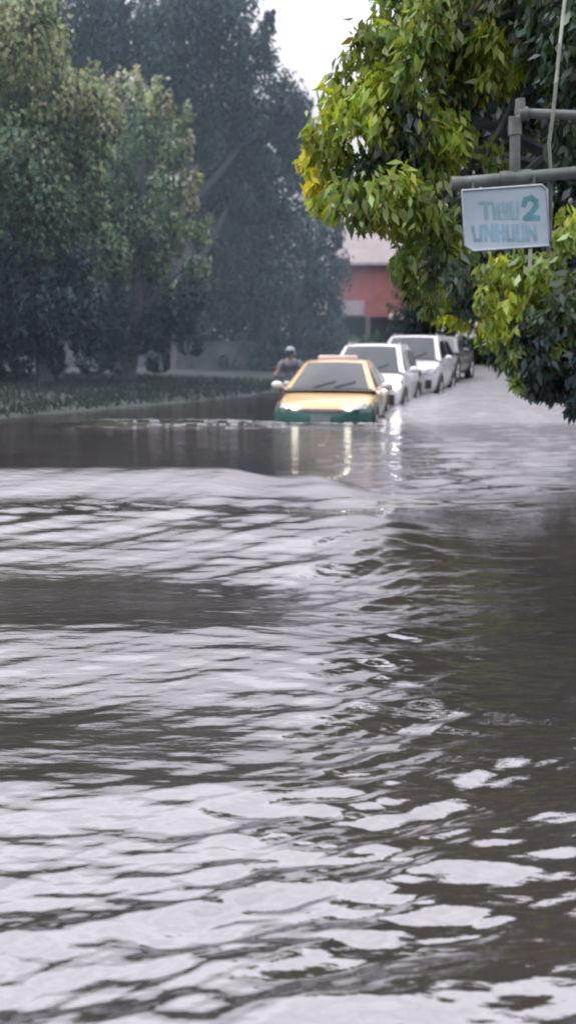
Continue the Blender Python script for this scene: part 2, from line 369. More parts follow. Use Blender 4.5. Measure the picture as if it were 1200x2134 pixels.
# ------------------------------------------------------------------ foliage
TINT = {  # leaf colours, young yellow ones too; sunlit tops and shaded depths are painted in
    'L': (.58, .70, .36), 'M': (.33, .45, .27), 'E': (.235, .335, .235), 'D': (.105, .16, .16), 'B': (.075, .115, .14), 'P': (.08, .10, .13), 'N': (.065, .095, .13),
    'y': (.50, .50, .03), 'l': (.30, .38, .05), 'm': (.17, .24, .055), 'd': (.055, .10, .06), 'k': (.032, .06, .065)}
def leaf_mesh(blobs, lsz, lwd, cover, droop, base, sub=7, clump=.30, seed=0, noise=.25, hang=1.0, soft=0.0):
    r = np.random.default_rng(seed); C = []; Tn = []; Lsc = []; Ax = []; Nm = []
    la = lsz * lwd * .5
    for b in blobs:
        c, rad, tint = b[0], b[1], b[2]; dens = b[3] if len(b) > 3 else 1.0
        n = max(20, int(cover * dens * math.pi * rad * rad / la))
        ns = max(4, int(sub * (rad / .4)))
        d = r.normal(size=(ns, 3)); d /= np.linalg.norm(d, axis=1)[:, None]
        sc = d * rad * (r.uniform(.35, 1, ns) ** .5)[:, None] * np.array([1, 1, .85])
        st = r.uniform(.55, 1.45, ns)
        pick = r.integers(0, ns, n)
        off = r.normal(size=(n, 3)) * (rad * clump) * np.array([1 / hang, 1 / hang, hang])
        p = sc[pick] + off
        p[:, 2] -= np.abs(r.normal(size=n)) * droop * rad
        ln = np.linalg.norm(p, axis=1) / rad
        p = p * np.where(ln > 1.25, 1.25 / ln, 1)[:, None]
        out = p / (np.linalg.norm(p, axis=1)[:, None] + 1e-6)
        cn_ = off / (rad * clump); cn_ = cn_ * .55 + out * .8 + np.array([0, 0, .25]); Nm.append(cn_ / np.linalg.norm(cn_, axis=1)[:, None])
        ax = out * .45 + np.array([0, 0, -.75]) + r.normal(size=(n, 3)) * .42
        C.append(p + np.array(c)); Ax.append(ax)
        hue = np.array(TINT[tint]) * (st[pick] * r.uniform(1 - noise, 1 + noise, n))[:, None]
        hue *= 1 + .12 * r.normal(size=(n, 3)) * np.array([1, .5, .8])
        Tn.append(np.clip(hue, .004, .6)); Lsc.append(r.uniform(.6, 1.35, n))
    C = np.concatenate(C) - np.array(base); Ax = np.concatenate(Ax); Tn = np.concatenate(Tn); Lsc = np.concatenate(Lsc); n = len(C)
    Ax /= np.linalg.norm(Ax, axis=1)[:, None]
    sd_ = np.cross(Ax, r.normal(size=(n, 3))); sd_ /= np.linalg.norm(sd_, axis=1)[:, None]
    nm = np.cross(Ax, sd_)
    l = (lsz * Lsc)[:, None]; wd = (lwd * Lsc)[:, None] * .5
    v0 = C - Ax * l * .5; v2 = C + Ax * l * .5 - nm * l * .10
    v1 = C - Ax * l * .08 + sd_ * wd + nm * wd * .3; v3 = C - Ax * l * .08 - sd_ * wd + nm * wd * .3
    co = np.stack([v0, v1, v2, v3], 1).reshape(-1, 3).astype(np.float32)
    me = bpy.data.meshes.new('crown')
    me.vertices.add(4 * n); me.vertices.foreach_set('co', co.ravel())
    me.loops.add(4 * n); me.loops.foreach_set('vertex_index', np.arange(4 * n, dtype=np.int32))
    me.polygons.add(n); me.polygons.foreach_set('loop_start', np.arange(0, 4 * n, 4, dtype=np.int32))
    me.update(calc_edges=True)
    if soft:                       # leaves share the rounded shading of their clump
        sg_ = np.sign((nm * np.concatenate(Nm)).sum(1))[:, None]; sg_[sg_ == 0] = 1
        vn = np.concatenate(Nm) * soft + nm * sg_ * (1 - soft); vn /= np.linalg.norm(vn, axis=1)[:, None]
        me.normals_split_custom_set_from_vertices(np.repeat(vn, 4, 0).tolist())
    a = me.color_attributes.new('leaf_tint', 'FLOAT_COLOR', 'POINT')
    a.data.foreach_set('color', np.repeat(np.concatenate([Tn, np.ones((n, 1))], 1), 4, 0).astype(np.float32).ravel())
    return me
def tree(name, label, cat, base, blobs, lsz, lwd, cover, droop, trunk_r, leafm, group=None, seed=0, limbs=7, sub=7, clump=.24, trunk_top=None, crown_name='crown'):
    root = empty(name, base); tag(root, label, cat, group)
    me = leaf_mesh(blobs, lsz, lwd, cover, droop, base, sub, clump, seed, .25 if leafm == 'leaf_near' else .13, hang=1.0 if leafm == 'leaf_near' else 1.5, soft=0.0 if leafm == 'leaf_near' else .45); me.materials.append(M[leafm])
    o = bpy.data.objects.new(crown_name, me); COL.objects.link(o); o.parent = root
    rr = random.Random(seed); B = Vector(base)
    cs = [Vector(b[0]) - B for b in blobs]
    cen = sum(cs, Vector()) / len(cs)
    mb = MB()
    top = Vector(trunk_top) - B if trunk_top else Vector((cen.x * .6, cen.y * .6, cen.z))
    pts = [Vector((0, 0, -.3)) + (top - Vector((0, 0, -.3))) * t + Vector((rr.uniform(-.1, .1), rr.uniform(-.1, .1), 0)) * (1 if 0 < t < 1 else 0) * min(1, top.length / 4) for t in (0, .08, .3, .55, .8, 1)]
    mb.tube(pts, [trunk_r * k for k in (1.5, 1.15, 1, .85, .65, .45)], 9)
    for q in rr.sample(cs, min(limbs, len(cs))):
        s = pts[rr.choice((2, 3, 4) if trunk_r > .1 else (4, 5))]
        mid = s.lerp(q, .5) + Vector((rr.uniform(-.2, .2), rr.uniform(-.2, .2), rr.uniform(.0, .35)))
        mb.tube([s, s.lerp(mid, .5), mid, q], [trunk_r * .5, trunk_r * .4, trunk_r * .3, trunk_r * .1], 6)
    mb.build('trunk', M['bark'], root)
    return root
def bl(lst, Y, jit, seed, grow=1.0):
    r = random.Random(seed); out = []
    for b in lst:
        px, py, rad, t = b[:4]; rad *= grow
        yy = Y + r.uniform(-jit, jit) if len(b) < 5 else b[4]
        out.append((tuple(at(px, py, yy)), rad, t, b[5] if len(b) > 5 else 1.0))
    return out
def gbase(px, Y):
    x = (px - 600) / F * Y * 1.0
    return (x, Y, float(ground_z(x, Y)))

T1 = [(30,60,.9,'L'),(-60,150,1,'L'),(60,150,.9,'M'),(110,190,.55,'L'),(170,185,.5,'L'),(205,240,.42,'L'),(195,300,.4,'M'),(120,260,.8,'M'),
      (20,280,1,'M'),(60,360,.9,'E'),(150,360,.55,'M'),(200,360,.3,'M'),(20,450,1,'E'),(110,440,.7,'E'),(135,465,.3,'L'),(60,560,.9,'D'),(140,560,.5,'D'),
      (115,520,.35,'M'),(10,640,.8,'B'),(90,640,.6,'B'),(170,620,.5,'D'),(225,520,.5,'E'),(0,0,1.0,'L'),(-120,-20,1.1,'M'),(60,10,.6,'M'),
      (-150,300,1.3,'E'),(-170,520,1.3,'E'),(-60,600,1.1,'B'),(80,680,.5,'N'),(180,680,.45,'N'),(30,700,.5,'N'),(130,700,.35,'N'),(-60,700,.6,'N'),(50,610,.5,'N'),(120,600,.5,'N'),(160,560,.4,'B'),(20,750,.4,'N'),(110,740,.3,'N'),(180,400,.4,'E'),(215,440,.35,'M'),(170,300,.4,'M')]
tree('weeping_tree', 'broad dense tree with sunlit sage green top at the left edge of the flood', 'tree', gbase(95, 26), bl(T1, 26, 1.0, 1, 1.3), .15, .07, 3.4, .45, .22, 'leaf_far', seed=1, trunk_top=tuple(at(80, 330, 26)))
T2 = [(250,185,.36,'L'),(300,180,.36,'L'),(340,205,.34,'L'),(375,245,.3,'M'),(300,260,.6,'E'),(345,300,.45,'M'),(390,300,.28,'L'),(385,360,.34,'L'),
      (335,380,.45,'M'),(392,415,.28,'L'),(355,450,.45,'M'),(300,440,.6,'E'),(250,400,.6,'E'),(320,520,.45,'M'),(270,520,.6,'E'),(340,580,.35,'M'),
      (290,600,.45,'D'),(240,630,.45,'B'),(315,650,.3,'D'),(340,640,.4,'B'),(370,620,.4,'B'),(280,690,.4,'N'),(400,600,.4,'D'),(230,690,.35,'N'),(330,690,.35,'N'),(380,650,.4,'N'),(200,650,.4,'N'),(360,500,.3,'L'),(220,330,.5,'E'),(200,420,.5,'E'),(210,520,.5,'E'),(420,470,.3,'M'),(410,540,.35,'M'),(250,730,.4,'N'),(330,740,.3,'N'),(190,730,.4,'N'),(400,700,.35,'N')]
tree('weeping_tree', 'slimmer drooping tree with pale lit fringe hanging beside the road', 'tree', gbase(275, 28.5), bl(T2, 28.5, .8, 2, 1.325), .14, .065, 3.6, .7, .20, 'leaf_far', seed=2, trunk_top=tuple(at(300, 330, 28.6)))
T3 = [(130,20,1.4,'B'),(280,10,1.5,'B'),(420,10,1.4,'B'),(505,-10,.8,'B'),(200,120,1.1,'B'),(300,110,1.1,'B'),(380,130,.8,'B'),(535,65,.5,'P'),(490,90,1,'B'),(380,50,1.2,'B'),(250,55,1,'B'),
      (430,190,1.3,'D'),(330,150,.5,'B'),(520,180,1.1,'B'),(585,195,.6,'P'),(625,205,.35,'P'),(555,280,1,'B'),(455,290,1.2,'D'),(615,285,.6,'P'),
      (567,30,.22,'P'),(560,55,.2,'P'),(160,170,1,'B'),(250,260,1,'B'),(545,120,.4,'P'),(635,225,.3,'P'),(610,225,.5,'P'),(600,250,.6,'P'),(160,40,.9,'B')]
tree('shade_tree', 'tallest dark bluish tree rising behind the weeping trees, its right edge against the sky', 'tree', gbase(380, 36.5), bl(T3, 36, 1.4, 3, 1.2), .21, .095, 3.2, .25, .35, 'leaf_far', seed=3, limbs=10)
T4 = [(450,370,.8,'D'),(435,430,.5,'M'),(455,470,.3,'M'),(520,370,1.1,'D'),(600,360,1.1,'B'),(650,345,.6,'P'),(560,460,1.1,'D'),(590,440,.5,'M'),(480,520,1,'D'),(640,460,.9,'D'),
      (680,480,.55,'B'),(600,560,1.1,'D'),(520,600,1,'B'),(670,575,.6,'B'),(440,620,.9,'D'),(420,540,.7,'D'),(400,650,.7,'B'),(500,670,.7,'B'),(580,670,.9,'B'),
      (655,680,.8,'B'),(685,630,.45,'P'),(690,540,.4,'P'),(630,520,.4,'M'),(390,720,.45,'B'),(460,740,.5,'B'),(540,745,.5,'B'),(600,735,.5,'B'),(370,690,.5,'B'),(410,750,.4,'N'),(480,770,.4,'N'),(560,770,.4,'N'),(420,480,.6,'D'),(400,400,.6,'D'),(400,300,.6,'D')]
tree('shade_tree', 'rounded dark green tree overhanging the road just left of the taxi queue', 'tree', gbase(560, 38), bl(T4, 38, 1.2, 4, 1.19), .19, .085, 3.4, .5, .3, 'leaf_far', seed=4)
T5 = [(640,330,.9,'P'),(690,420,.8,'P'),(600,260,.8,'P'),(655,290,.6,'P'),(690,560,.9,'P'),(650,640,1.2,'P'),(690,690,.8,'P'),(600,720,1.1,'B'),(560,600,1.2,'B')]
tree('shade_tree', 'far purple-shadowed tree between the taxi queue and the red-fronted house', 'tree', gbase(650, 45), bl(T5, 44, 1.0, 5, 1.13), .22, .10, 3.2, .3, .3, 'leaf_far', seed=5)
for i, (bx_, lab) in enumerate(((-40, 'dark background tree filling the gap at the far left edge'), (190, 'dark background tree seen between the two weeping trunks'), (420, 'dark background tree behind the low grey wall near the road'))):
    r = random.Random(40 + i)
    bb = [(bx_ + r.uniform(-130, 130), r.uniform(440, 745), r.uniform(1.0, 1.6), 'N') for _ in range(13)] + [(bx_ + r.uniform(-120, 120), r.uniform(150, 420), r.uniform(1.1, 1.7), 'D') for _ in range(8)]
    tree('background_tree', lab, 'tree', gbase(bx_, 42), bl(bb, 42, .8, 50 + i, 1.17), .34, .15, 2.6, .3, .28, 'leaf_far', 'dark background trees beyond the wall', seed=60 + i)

# right side
T6 = [(690,340,.30,'m'),(650,330,.13,'y'),(655,370,.12,'y'),(665,410,.13,'l'),(740,395,.28,'m'),(700,265,.25,'l'),(735,215,.25,'l'),(760,150,.28,'m'),(755,90,.18,'m'),(800,80,.28,'m'),
      (840,200,.36,'l'),(780,290,.32,'l'),(860,330,.30,'m'),(880,110,.36,'m'),(925,260,.24,'l'),(935,320,.2,'l'),(945,60,.28,'m'),(985,30,.18,'y'),(975,75,.16,'y'),(1040,80,.3,'l'),(1060,130,.2,'l'),
      (1000,130,.26,'l'),(950,150,.22,'l'),(900,410,.28,'m'),(830,410,.26,'l'),(800,390,.14,'l'),(860,480,.25,'m'),(905,515,.24,'m'),(930,560,.2,'d'),(855,540,.18,'m'),(870,590,.15,'m'),(890,620,.13,'m'),(770,440,.14,'m'),
      (820,20,.22,'m'),(880,30,.3,'m'),(780,340,.25,'d'),(960,480,.22,'m'),(840,540,.16,'m'),(930,180,.3,'d'),(850,270,.3,'d'),(900,-60,.5,'m'),(1000,-80,.6,'d'),(1120,-70,.5,'m'),(1120,60,.35,'m'),(1190,90,.35,'d'),(1200,-30,.5,'d'),
      (1010,330,.16,'m'),(1180,300,.2,'d'),(1230,180,.4,'m'),(1270,20,.6,'d'),(1320,250,.5,'d')]
tree('broadleaf_tree', 'big close tree on the right with yellow-green sunlit drooping leaves', 'tree', (2.15, 5.6, float(ground_z(2.15, 5.6))), bl(T6, 4.9, .22, 6, .57), .072, .027, 3.6, .45, .09, 'leaf_near', seed=6, limbs=12, sub=8, clump=.27, trunk_top=tuple(at(1290, 60, 5.3)))
T7 = [(900,-330,.6,'d'),(960,-480,.6,'d'),(1000,-620,.7,'d'),(880,-200,.4,'d'),(1150,-760,.8,'k'),(1350,-860,.9,'k'),(950,-740,.6,'d'),(1050,300,.55,'k'),(1130,200,.5,'k'),(1180,400,.55,'k'),(970,350,.42,'d'),(985,550,.40,'k'),(1000,605,.26,'d'),(1100,600,.45,'k'),(1190,620,.5,'k'),(900,270,.35,'d'),(1000,230,.45,'k'),(960,470,.35,'k'),(920,430,.3,'d'),
      (1190,250,.45,'k'),(1120,450,.4,'k'),(1030,450,.4,'k'),(1080,700,.3,'k'),(1160,740,.35,'k'),(1230,700,.5,'k'),(1060,100,.5,'d'),(1180,60,.6,'k'),(960,120,.4,'d'),(940,0,.5,'d'),(1060,-40,.6,'k'),(1200,-80,.7,'k'),
      (950,-130,.6,'d'),(1100,-180,.7,'k'),(1280,-200,.8,'k'),(980,-290,.6,'d'),(1150,-330,.8,'k'),(1330,-350,.8,'k'),(1060,-450,.7,'d'),(1250,-500,.9,'k'),(1400,-100,.9,'k'),(1330,120,.8,'k'),(1330,350,.8,'k'),(1340,560,.7,'k'),(1160,-560,.7,'d'),(1350,-640,.9,'d'),(1300,760,.5,'k'),(1450,300,.9,'k'),(1480,560,.9,'k'),(930,520,.24,'l'),(905,590,.2,'l'),(960,630,.2,'l'),(1000,655,.16,'l'),(915,650,.12,'l'),(1000,500,.2,'l'),(1120,330,.3,'m'),(1040,180,.3,'m'),(1190,330,.25,'m')]
tree('shade_tree', 'tall blue-black tree filling the right edge behind the yellow-green leaves and the sign', 'tree', (4.4, 11.6, float(ground_z(4.4, 11.6))), bl(T7, 11.2, .4, 16, 1.25), .15, .062, 2.8, .35, .2, 'leaf_near', seed=16, limbs=12, trunk_top=tuple(at(1330, 100, 11.4)))
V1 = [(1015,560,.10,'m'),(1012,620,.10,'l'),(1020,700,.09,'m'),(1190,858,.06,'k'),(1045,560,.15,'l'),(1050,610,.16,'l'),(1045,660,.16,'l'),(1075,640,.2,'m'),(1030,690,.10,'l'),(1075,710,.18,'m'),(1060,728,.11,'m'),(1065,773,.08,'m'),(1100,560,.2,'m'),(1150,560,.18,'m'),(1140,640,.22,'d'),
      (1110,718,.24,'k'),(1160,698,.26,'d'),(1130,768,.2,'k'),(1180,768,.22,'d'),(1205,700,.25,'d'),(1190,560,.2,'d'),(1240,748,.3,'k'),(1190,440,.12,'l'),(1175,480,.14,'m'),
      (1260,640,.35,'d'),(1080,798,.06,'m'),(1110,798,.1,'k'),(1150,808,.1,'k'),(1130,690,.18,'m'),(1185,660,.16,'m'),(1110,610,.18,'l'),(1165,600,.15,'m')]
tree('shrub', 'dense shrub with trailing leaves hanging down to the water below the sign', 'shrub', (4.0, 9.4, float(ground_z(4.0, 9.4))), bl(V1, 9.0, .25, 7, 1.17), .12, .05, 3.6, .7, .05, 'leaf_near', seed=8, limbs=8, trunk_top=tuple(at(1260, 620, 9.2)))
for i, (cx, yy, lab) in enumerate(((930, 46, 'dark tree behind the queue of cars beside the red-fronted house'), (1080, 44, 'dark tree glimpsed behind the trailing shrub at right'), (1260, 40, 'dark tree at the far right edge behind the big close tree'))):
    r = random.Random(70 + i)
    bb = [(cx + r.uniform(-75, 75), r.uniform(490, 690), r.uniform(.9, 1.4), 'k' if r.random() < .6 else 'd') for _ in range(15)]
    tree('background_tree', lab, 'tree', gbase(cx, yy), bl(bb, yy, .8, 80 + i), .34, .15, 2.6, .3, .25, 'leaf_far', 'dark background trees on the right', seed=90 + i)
hb = [(700 + 18 * k, 735 + random.uniform(-14, 14), random.uniform(.5, .75), random.choice('ddm')) for k in range(24)]
tree('hedge', 'low dull green hedge at the far end of the road behind the cars', 'hedge', gbase(900, 47), bl(hb, 47, .5, 77), .22, .10, 3.0, .2, .08, 'leaf_far', seed=99, limbs=12, trunk_top=tuple(at(900, 745, 47)), crown_name='foliage')

# grass on the bank
gr = np.random.default_rng(3); gp = []
bx = gr.uniform(-13, 1.0, 60000); by = gr.uniform(15.5, 31, 60000); bz = ground_z(bx, by)
ok = (bz > .03); bx, by, bz = bx[ok][:22000], by[ok][:22000], bz[ok][:22000]; n = len(bx)
ang = gr.uniform(0, 6.28, n); hh = gr.uniform(.06, .16, n); ww = gr.uniform(.012, .03, n)
c0 = np.stack([bx, by, bz - .02], 1); dx_ = np.stack([np.cos(ang) * ww, np.sin(ang) * ww, 0 * ww], 1)
lean = np.stack([gr.normal(0, .04, n), gr.normal(0, .04, n), hh], 1)
gv = np.stack([c0 - dx_, c0 + dx_, c0 + dx_ * .2 + lean, c0 - dx_ * .2 + lean], 1).reshape(-1, 3)
me = bpy.data.meshes.new('grass'); me.vertices.add(4 * n); me.vertices.foreach_set('co', gv.astype(np.float32).ravel())
me.loops.add(4 * n); me.loops.foreach_set('vertex_index', np.arange(4 * n, dtype=np.int32)); me.polygons.add(n); me.polygons.foreach_set('loop_start', np.arange(0, 4 * n, 4, dtype=np.int32)); me.update(calc_edges=True)
ca = me.color_attributes.new('leaf_tint', 'FLOAT_COLOR', 'POINT')
gt = np.clip(np.array([.036, .050, .050]) * gr.uniform(.75, 1.25, (n, 1)), 0, 1)
ca.data.foreach_set('color', np.repeat(np.concatenate([gt, np.ones((n, 1))], 1), 4, 0).astype(np.float32).ravel())
me.materials.append(M['leaf_far']); go = bpy.data.objects.new('grass', me); COL.objects.link(go)
tag(go, 'rough grass on the bank under the left trees', 'grass', kind='stuff')

# ------------------------------------------------------------------ damp haze over the trees
hm = bpy.data.materials.new('damp_haze'); hm.use_nodes = True; hn = hm.node_tree.nodes; hn.remove(hn['Principled BSDF'])
vs_ = hn.new('ShaderNodeVolumeScatter'); vs_.inputs['Color'].default_value = (.60, .80, 1, 1); vs_.inputs['Density'].default_value = .0048; vs_.inputs['Anisotropy'].default_value = 0.0
hm.node_tree.links.new(vs_.outputs[0], hn['Material Output'].inputs['Volume'])
mb = MB(); mb.box((-21, 38.5, 9.1), (47, 41, 18)); ho = mb.build('haze', hm, smooth=False); tag(ho, 'thin bluish haze hanging over the trees on the left', 'haze', kind='stuff')

# ------------------------------------------------------------------ low wall, house
root = empty('boundary_wall', (-8, 37.5, .35)); tag(root, 'low grey rendered wall behind the tree trunks at left', 'wall')
mb = MB(); mb.box((0, 0, .1), (13.5, .18, 1.5)); mb.build('wall_panel', M['wall'], root, bevel=.01)
mb = MB(); mb.box((0, 0, .895), (13.6, .26, .085)); mb.build('coping', M['wall'], root, bevel=.01)
for k in range(5):
    mb = MB(); mb.box((-6.5 + 3.25 * k, -.02, .12), (.3, .3, 1.56)); mb.build('pier', M['wall'], root, bevel=.01)

HX, HY = 5.6, 57.0
hz = float(ground_z(HX, HY))
root = empty('shop_house', (HX, HY, hz), R(-3)); tag(root, 'red-fronted house with grey metal roof at the far end of the road', 'house')
def zpx(py): return 1.5 + (700 - py) / F * HY - hz
z0, z1, z2 = zpx(662), zpx(556), zpx(440)
mb = MB(); mb.box((0, .15, (z0 + z1) / 2), (6.0, .3, z1 - z0))
mb.box((-2.9, 3.2, (z0 + z1) / 2), (.2, 5.8, z1 - z0)); mb.box((2.9, 3.2, (z0 + z1) / 2), (.2, 5.8, z1 - z0)); mb.box((0, 6.2, z1 / 2), (6, .2, z1))
mb.build('upper_wall', M['red_wall'], root)
mb = MB()
P = [[(-3.3 + 6.6 * j / 66, -.5 + 3.7 * i / 3, z1 + .02 + (z2 - z1) * i / 3 + .012 * (j % 2)) for j in range(67)] for i in range(4)]
mb.grid(P); P = [[(-3.3 + 6.6 * j / 66, 6.9 - 3.7 * i / 3, z1 + .02 + (z2 - z1) * i / 3 + .012 * (j % 2)) for j in range(67)] for i in range(4)]
mb.grid(P, flip=True); mb.build('roof', M['roof_sheet'], root, smooth=False)
mb = MB(); mb.box((0, -.52, z1 - .04), (6.6, .06, .16)); mb.build('fascia', M['pale_board'], root)
for k in (-2.85, -.95, .95, 2.85):
    mb = MB(); mb.box((k, .15, z0 / 2), (.28, .28, z0)); mb.build('pillar', M['pillar'], root)
mb = MB(); mb.box((0, 2.2, z0 / 2), (5.7, .1, z0)); mb.box((0, 1.2, z0 - .06), (5.7, 2, .1)); mb.build('dark_shopfront', M['dark_room'], root)
mb = MB(); mb.box((-1.95, -.06, z0 + .5), (1.55, .08, .85)); mb.build('notice_board', M['pale_board'], root, bevel=.02)
mb = MB(); mb.add([(.2, -.05, z0 + .22), (2.9, -.05, z0 + .22), (2.9, -.9, z0 + .02), (.2, -.9, z0 + .02)], [(0, 1, 2, 3)]); mb.add([(.2, -.9, z0 + .02), (2.9, -.9, z0 + .02), (2.9, -.9, z0 - .14), (.2, -.9, z0 - .14)], [(0, 1, 2, 3)])
mb.build('canopy', M['cream'], root)

# ------------------------------------------------------------------ cars
def interp(tab, y, k):
    for a, b in zip(tab, tab[1:]):
        if y <= b[0]:
            t = (y - a[0]) / (b[0] - a[0]); return a[k] + (b[k] - a[k]) * max(0, t)
    return tab[-1][k]
def make_car(name, label, cat, loc, rz, st, gh, paint, lower=None, split=.6, lights='off', style='sedan', plate=True):
    root = empty(name, loc, rz); tag(root, label, cat, 'vehicles queueing through the flood')
    # --- body shell: lofted sections, y back from the nose
    mb = MB(); rings = []
    for (y, zb, zs, zt, wd) in st:
        half = [(0, zb), (.7 * wd, zb), (.93 * wd, zb + .05), (wd, zb + .45 * (zs - zb)), (.985 * wd, zs - .13), (.94 * wd, zs - .03), (.80 * wd, zs + .55 * (zt - zs)), (.42 * wd, zt - .005), (0, zt)]
        ring = [(x, y + .05 * (x / wd) ** 2, z) for x, z in half] + [(-x, y + .05 * (x / wd) ** 2, z) for x, z in half[-2:0:-1]]
        rings.append(ring)
    n = len(rings[0])
    vs = [v for r_ in rings for v in r_]; fs = []
    for i in range(len(rings) - 1):
        for k in range(n):
            k2 = (k + 1) % n; fs.append((i * n + k, i * n + k2, (i + 1) * n + k2, (i + 1) * n + k))
    fs.append(tuple(range(n))); fs.append(tuple((len(rings) - 1) * n + k for k in reversed(range(n))))
    mb.add(vs, fs)
    if lower:
        mb.mi = [1 if sum(mb.v[i][2] for i in f) / len(f) < split else 0 for f in mb.f]
    mb.build('body', [M[paint], M[lower]] if lower else M[paint], root, subsurf=2)
    # --- greenhouse
    yb, yr0, yr1, ye, zbelt, zr, wb, tum = gh          # windscreen foot, roof front, roof rear, rear foot, belt z, roof z, half width, tumblehome
    def zt(y):
        if y <= yr0: t = (y - yb) / (yr0 - yb); return zbelt + (zr - zbelt) * (t * (1.12 - .12 * t))
        if y <= yr1: return zr + .025 * math.sin(math.pi * (y - yr0) / (yr1 - yr0))
        t = (ye - y) / (ye - yr1); return zbelt + (zr - zbelt) * (t * (1.12 - .12 * t))
    def wt(y): return wb - (zt(y) - zbelt) * tum
    def top(u, y, lift=0.0):
        x = u * (wt(y) - .03); z = zt(y) + .022 * (1 - u * u)
        bul = .12 * (1 - u * u) * (1 if y < yr0 else max(0, 1 - (y - yr0) / .6))
        dz = (zt(y + .02) - zt(y - .02)) / .04
        nl = math.hypot(1, dz)
        return (x, y - bul - lift * dz / nl, z + lift / nl)
    ysn = [yb + (yr0 - yb) * k / 8 for k in range(8)] + [yr0 + (yr1 - yr0) * k / 8 for k in range(8)] + [yr1 + (ye - yr1) * k / 8 for k in range(9)]
    mb = MB()
    P = []
    for y in ysn:
        rw = [(-wb, y, zbelt - .06), (-wt(y) - .004, y, zt(y) - .03)] + [top(u, y) for u in (-1, -.75, -.5, -.25, 0, .25, .5, .75, 1)] + [(wt(y) + .004, y, zt(y) - .03), (wb, y, zbelt - .06)]
        P.append(rw)
    mb.grid(P); mb.build('roof', M[paint], root)
    mb = MB(); P = [[top(u, yb + (yr0 - yb) * v, .012) for u in np.linspace(-.88, .88, 11)] for v in np.linspace(.03, .93, 9)]
    mb.grid(P, flip=True); ws = mb.build('windscreen', M['glass'], root)
    mb = MB(); P = [[top(u, yr1 + (ye - yr1) * v, .012) for u in np.linspace(-.86, .86, 9)] for v in np.linspace(.08, .9, 7)]
    mb.grid(P, flip=True); mb.build('rear_window', M['glass'], root)
    for s in (-1, 1):
        for (a, b) in ((.10, .47), (.51, .88)):
            ya = yb + (ye - yb) * a; yc = yb + (ye - yb) * b; P = []
            for v in (.10, .86):
                rw = []
                for y in np.linspace(ya + .12, yc, 8):
                    zz = zbelt + (zt(y) - zbelt - .05) * v; rw.append((s * (wb - (zz - zbelt) * tum + .012), y, zz))
                P.append(rw)
            mb = MB(); mb.grid(P, flip=(s < 0)); mb.build('side_window', M['glass'], root)
        # door mirrors
        mb = MB(); mb.ball((s * (wb + .17), yb + .32, zbelt + .07), (.11, .06, .075)); mb.tube([(s * (wb - .02), yb + .36, zbelt + .01), (s * (wb + .14), yb + .33, zbelt + .04)], .022, 6)
        mb.build('door_mirror', M['white' if paint == 'yellow' else paint], root)
        # door line and handle
        mb = MB(); yh = yb + (ye - yb) * .44
        mb.box((s * (interp(st, yh, 4) * .985 + .008), yh, zbelt - .16), (.03, .17, .03)); mb.build('door_handle', M['chrome'], root, bevel=.008)
    # wheels
    wr = .33 if style == 'sedan' else .38
    for yw in (interp([(0, .86), (9, .86)], 0, 1), st[-1][0] - .95):
        for s in (-1, 1):
            xw = s * (interp(st, yw, 4) - .10)
            arch = MB(); arch.lathe([(wr + .085, s * -.06), (wr + .085, s * .118), (wr + .01, s * .118), (wr + .01, s * -.06)], (xw, yw, wr), n=28); arch.build('wheel_arch', M['black'], root)
            tw = MB(); tw.lathe([(wr * .62, s * .10), (wr * .93, s * .115), (wr, s * .08), (wr, s * -.1), (wr * .6, s * -.1)], (xw, yw, wr), n=28)
            wo = tw.build('wheel', M['rubber'], root)
            rm = MB(); rm.lathe([(.001, s * .085), (wr * .15, s * .09), (wr * .2, s * .06), (wr * .55, s * .07), (wr * .63, s * .105)], (xw, yw, wr), n=28)
            for k in range(7):
                a = 2 * math.pi * k / 7
                rm.tube([(xw + s * .085, yw + .05 * math.cos(a), wr + .05 * math.sin(a)), (xw + s * .1, yw + wr * .6 * math.cos(a), wr + wr * .6 * math.sin(a))], .022, 5)
            rm.build('rim', M['rim'], wo)
    # front end
    def nose(x, z):      # y of the body skin near the front at lateral x, height z (approx. from stations)
        best = None
        for k in range(60):
            y = .0 + k * .012
            wd = interp(st, y, 4); zs = interp(st, y, 2); ztp = interp(st, y, 3); zb = interp(st, y, 1)
            topz = zs - .03 if abs(x) > .9 * wd else ztp
            if abs(x) < wd * .97 and zb < z < topz: return y + .05 * (x / wd) ** 2
        return .3
    def front_patch(x0, x1, zf, mat_, nm, lift=.012, parent=root, nu=9, nv=5, thick=True):
        P = []
        for v in np.linspace(0, 1, nv):
            rw = []
            for u in np.linspace(0, 1, nu):
                x = x0 + (x1 - x0) * u; za, zb_ = zf(u); z = za + (zb_ - za) * v
                rw.append((x, nose(x, z) - lift, z))
            P.append(rw)
        m_ = MB(); m_.grid(P); return m_.build(nm, mat_, parent)
    W0 = st[3][4]
    if style == 'sedan':
        for s in (-1, 1):
            hl = front_patch(s * .32, s * .74, lambda u: (.645 + .03 * u, .70 + .05 * u), M['lamp'], 'headlight', .014)
            b = MB(); b.ball((s * .45, nose(.45, .685) - .022, .685), (.066, .03, .036)); b.build('bulb', M['lit'], hl)
        g = front_patch(-.33, .33, lambda u: (.60, .665), M['black'], 'grille', .016)
        b = MB(); b.box((0, nose(0, .635) - .026, .632), (.60, .012, .014)); b.build('grille_bar', M['chrome'], g)
        front_patch(-.52, .52, lambda u: (.30, .40), M['black'], 'air_intake', .012)
        front_patch(-.84, .84, lambda u: (.43, .60), M['green'], 'bumper', .03, nu=17)
        for s in (-1, 1): front_patch(s * .62, s * .76, lambda u: (.40, .47), M['black'], 'fog_lamp', .045)
        mb = MB(); mb.box((0, nose(0, .5) - .04, .50), (.34, .012, .13)); mb.build('number_plate', M['plate'], root)
    else:
        hz_ = st[2][2] - .07
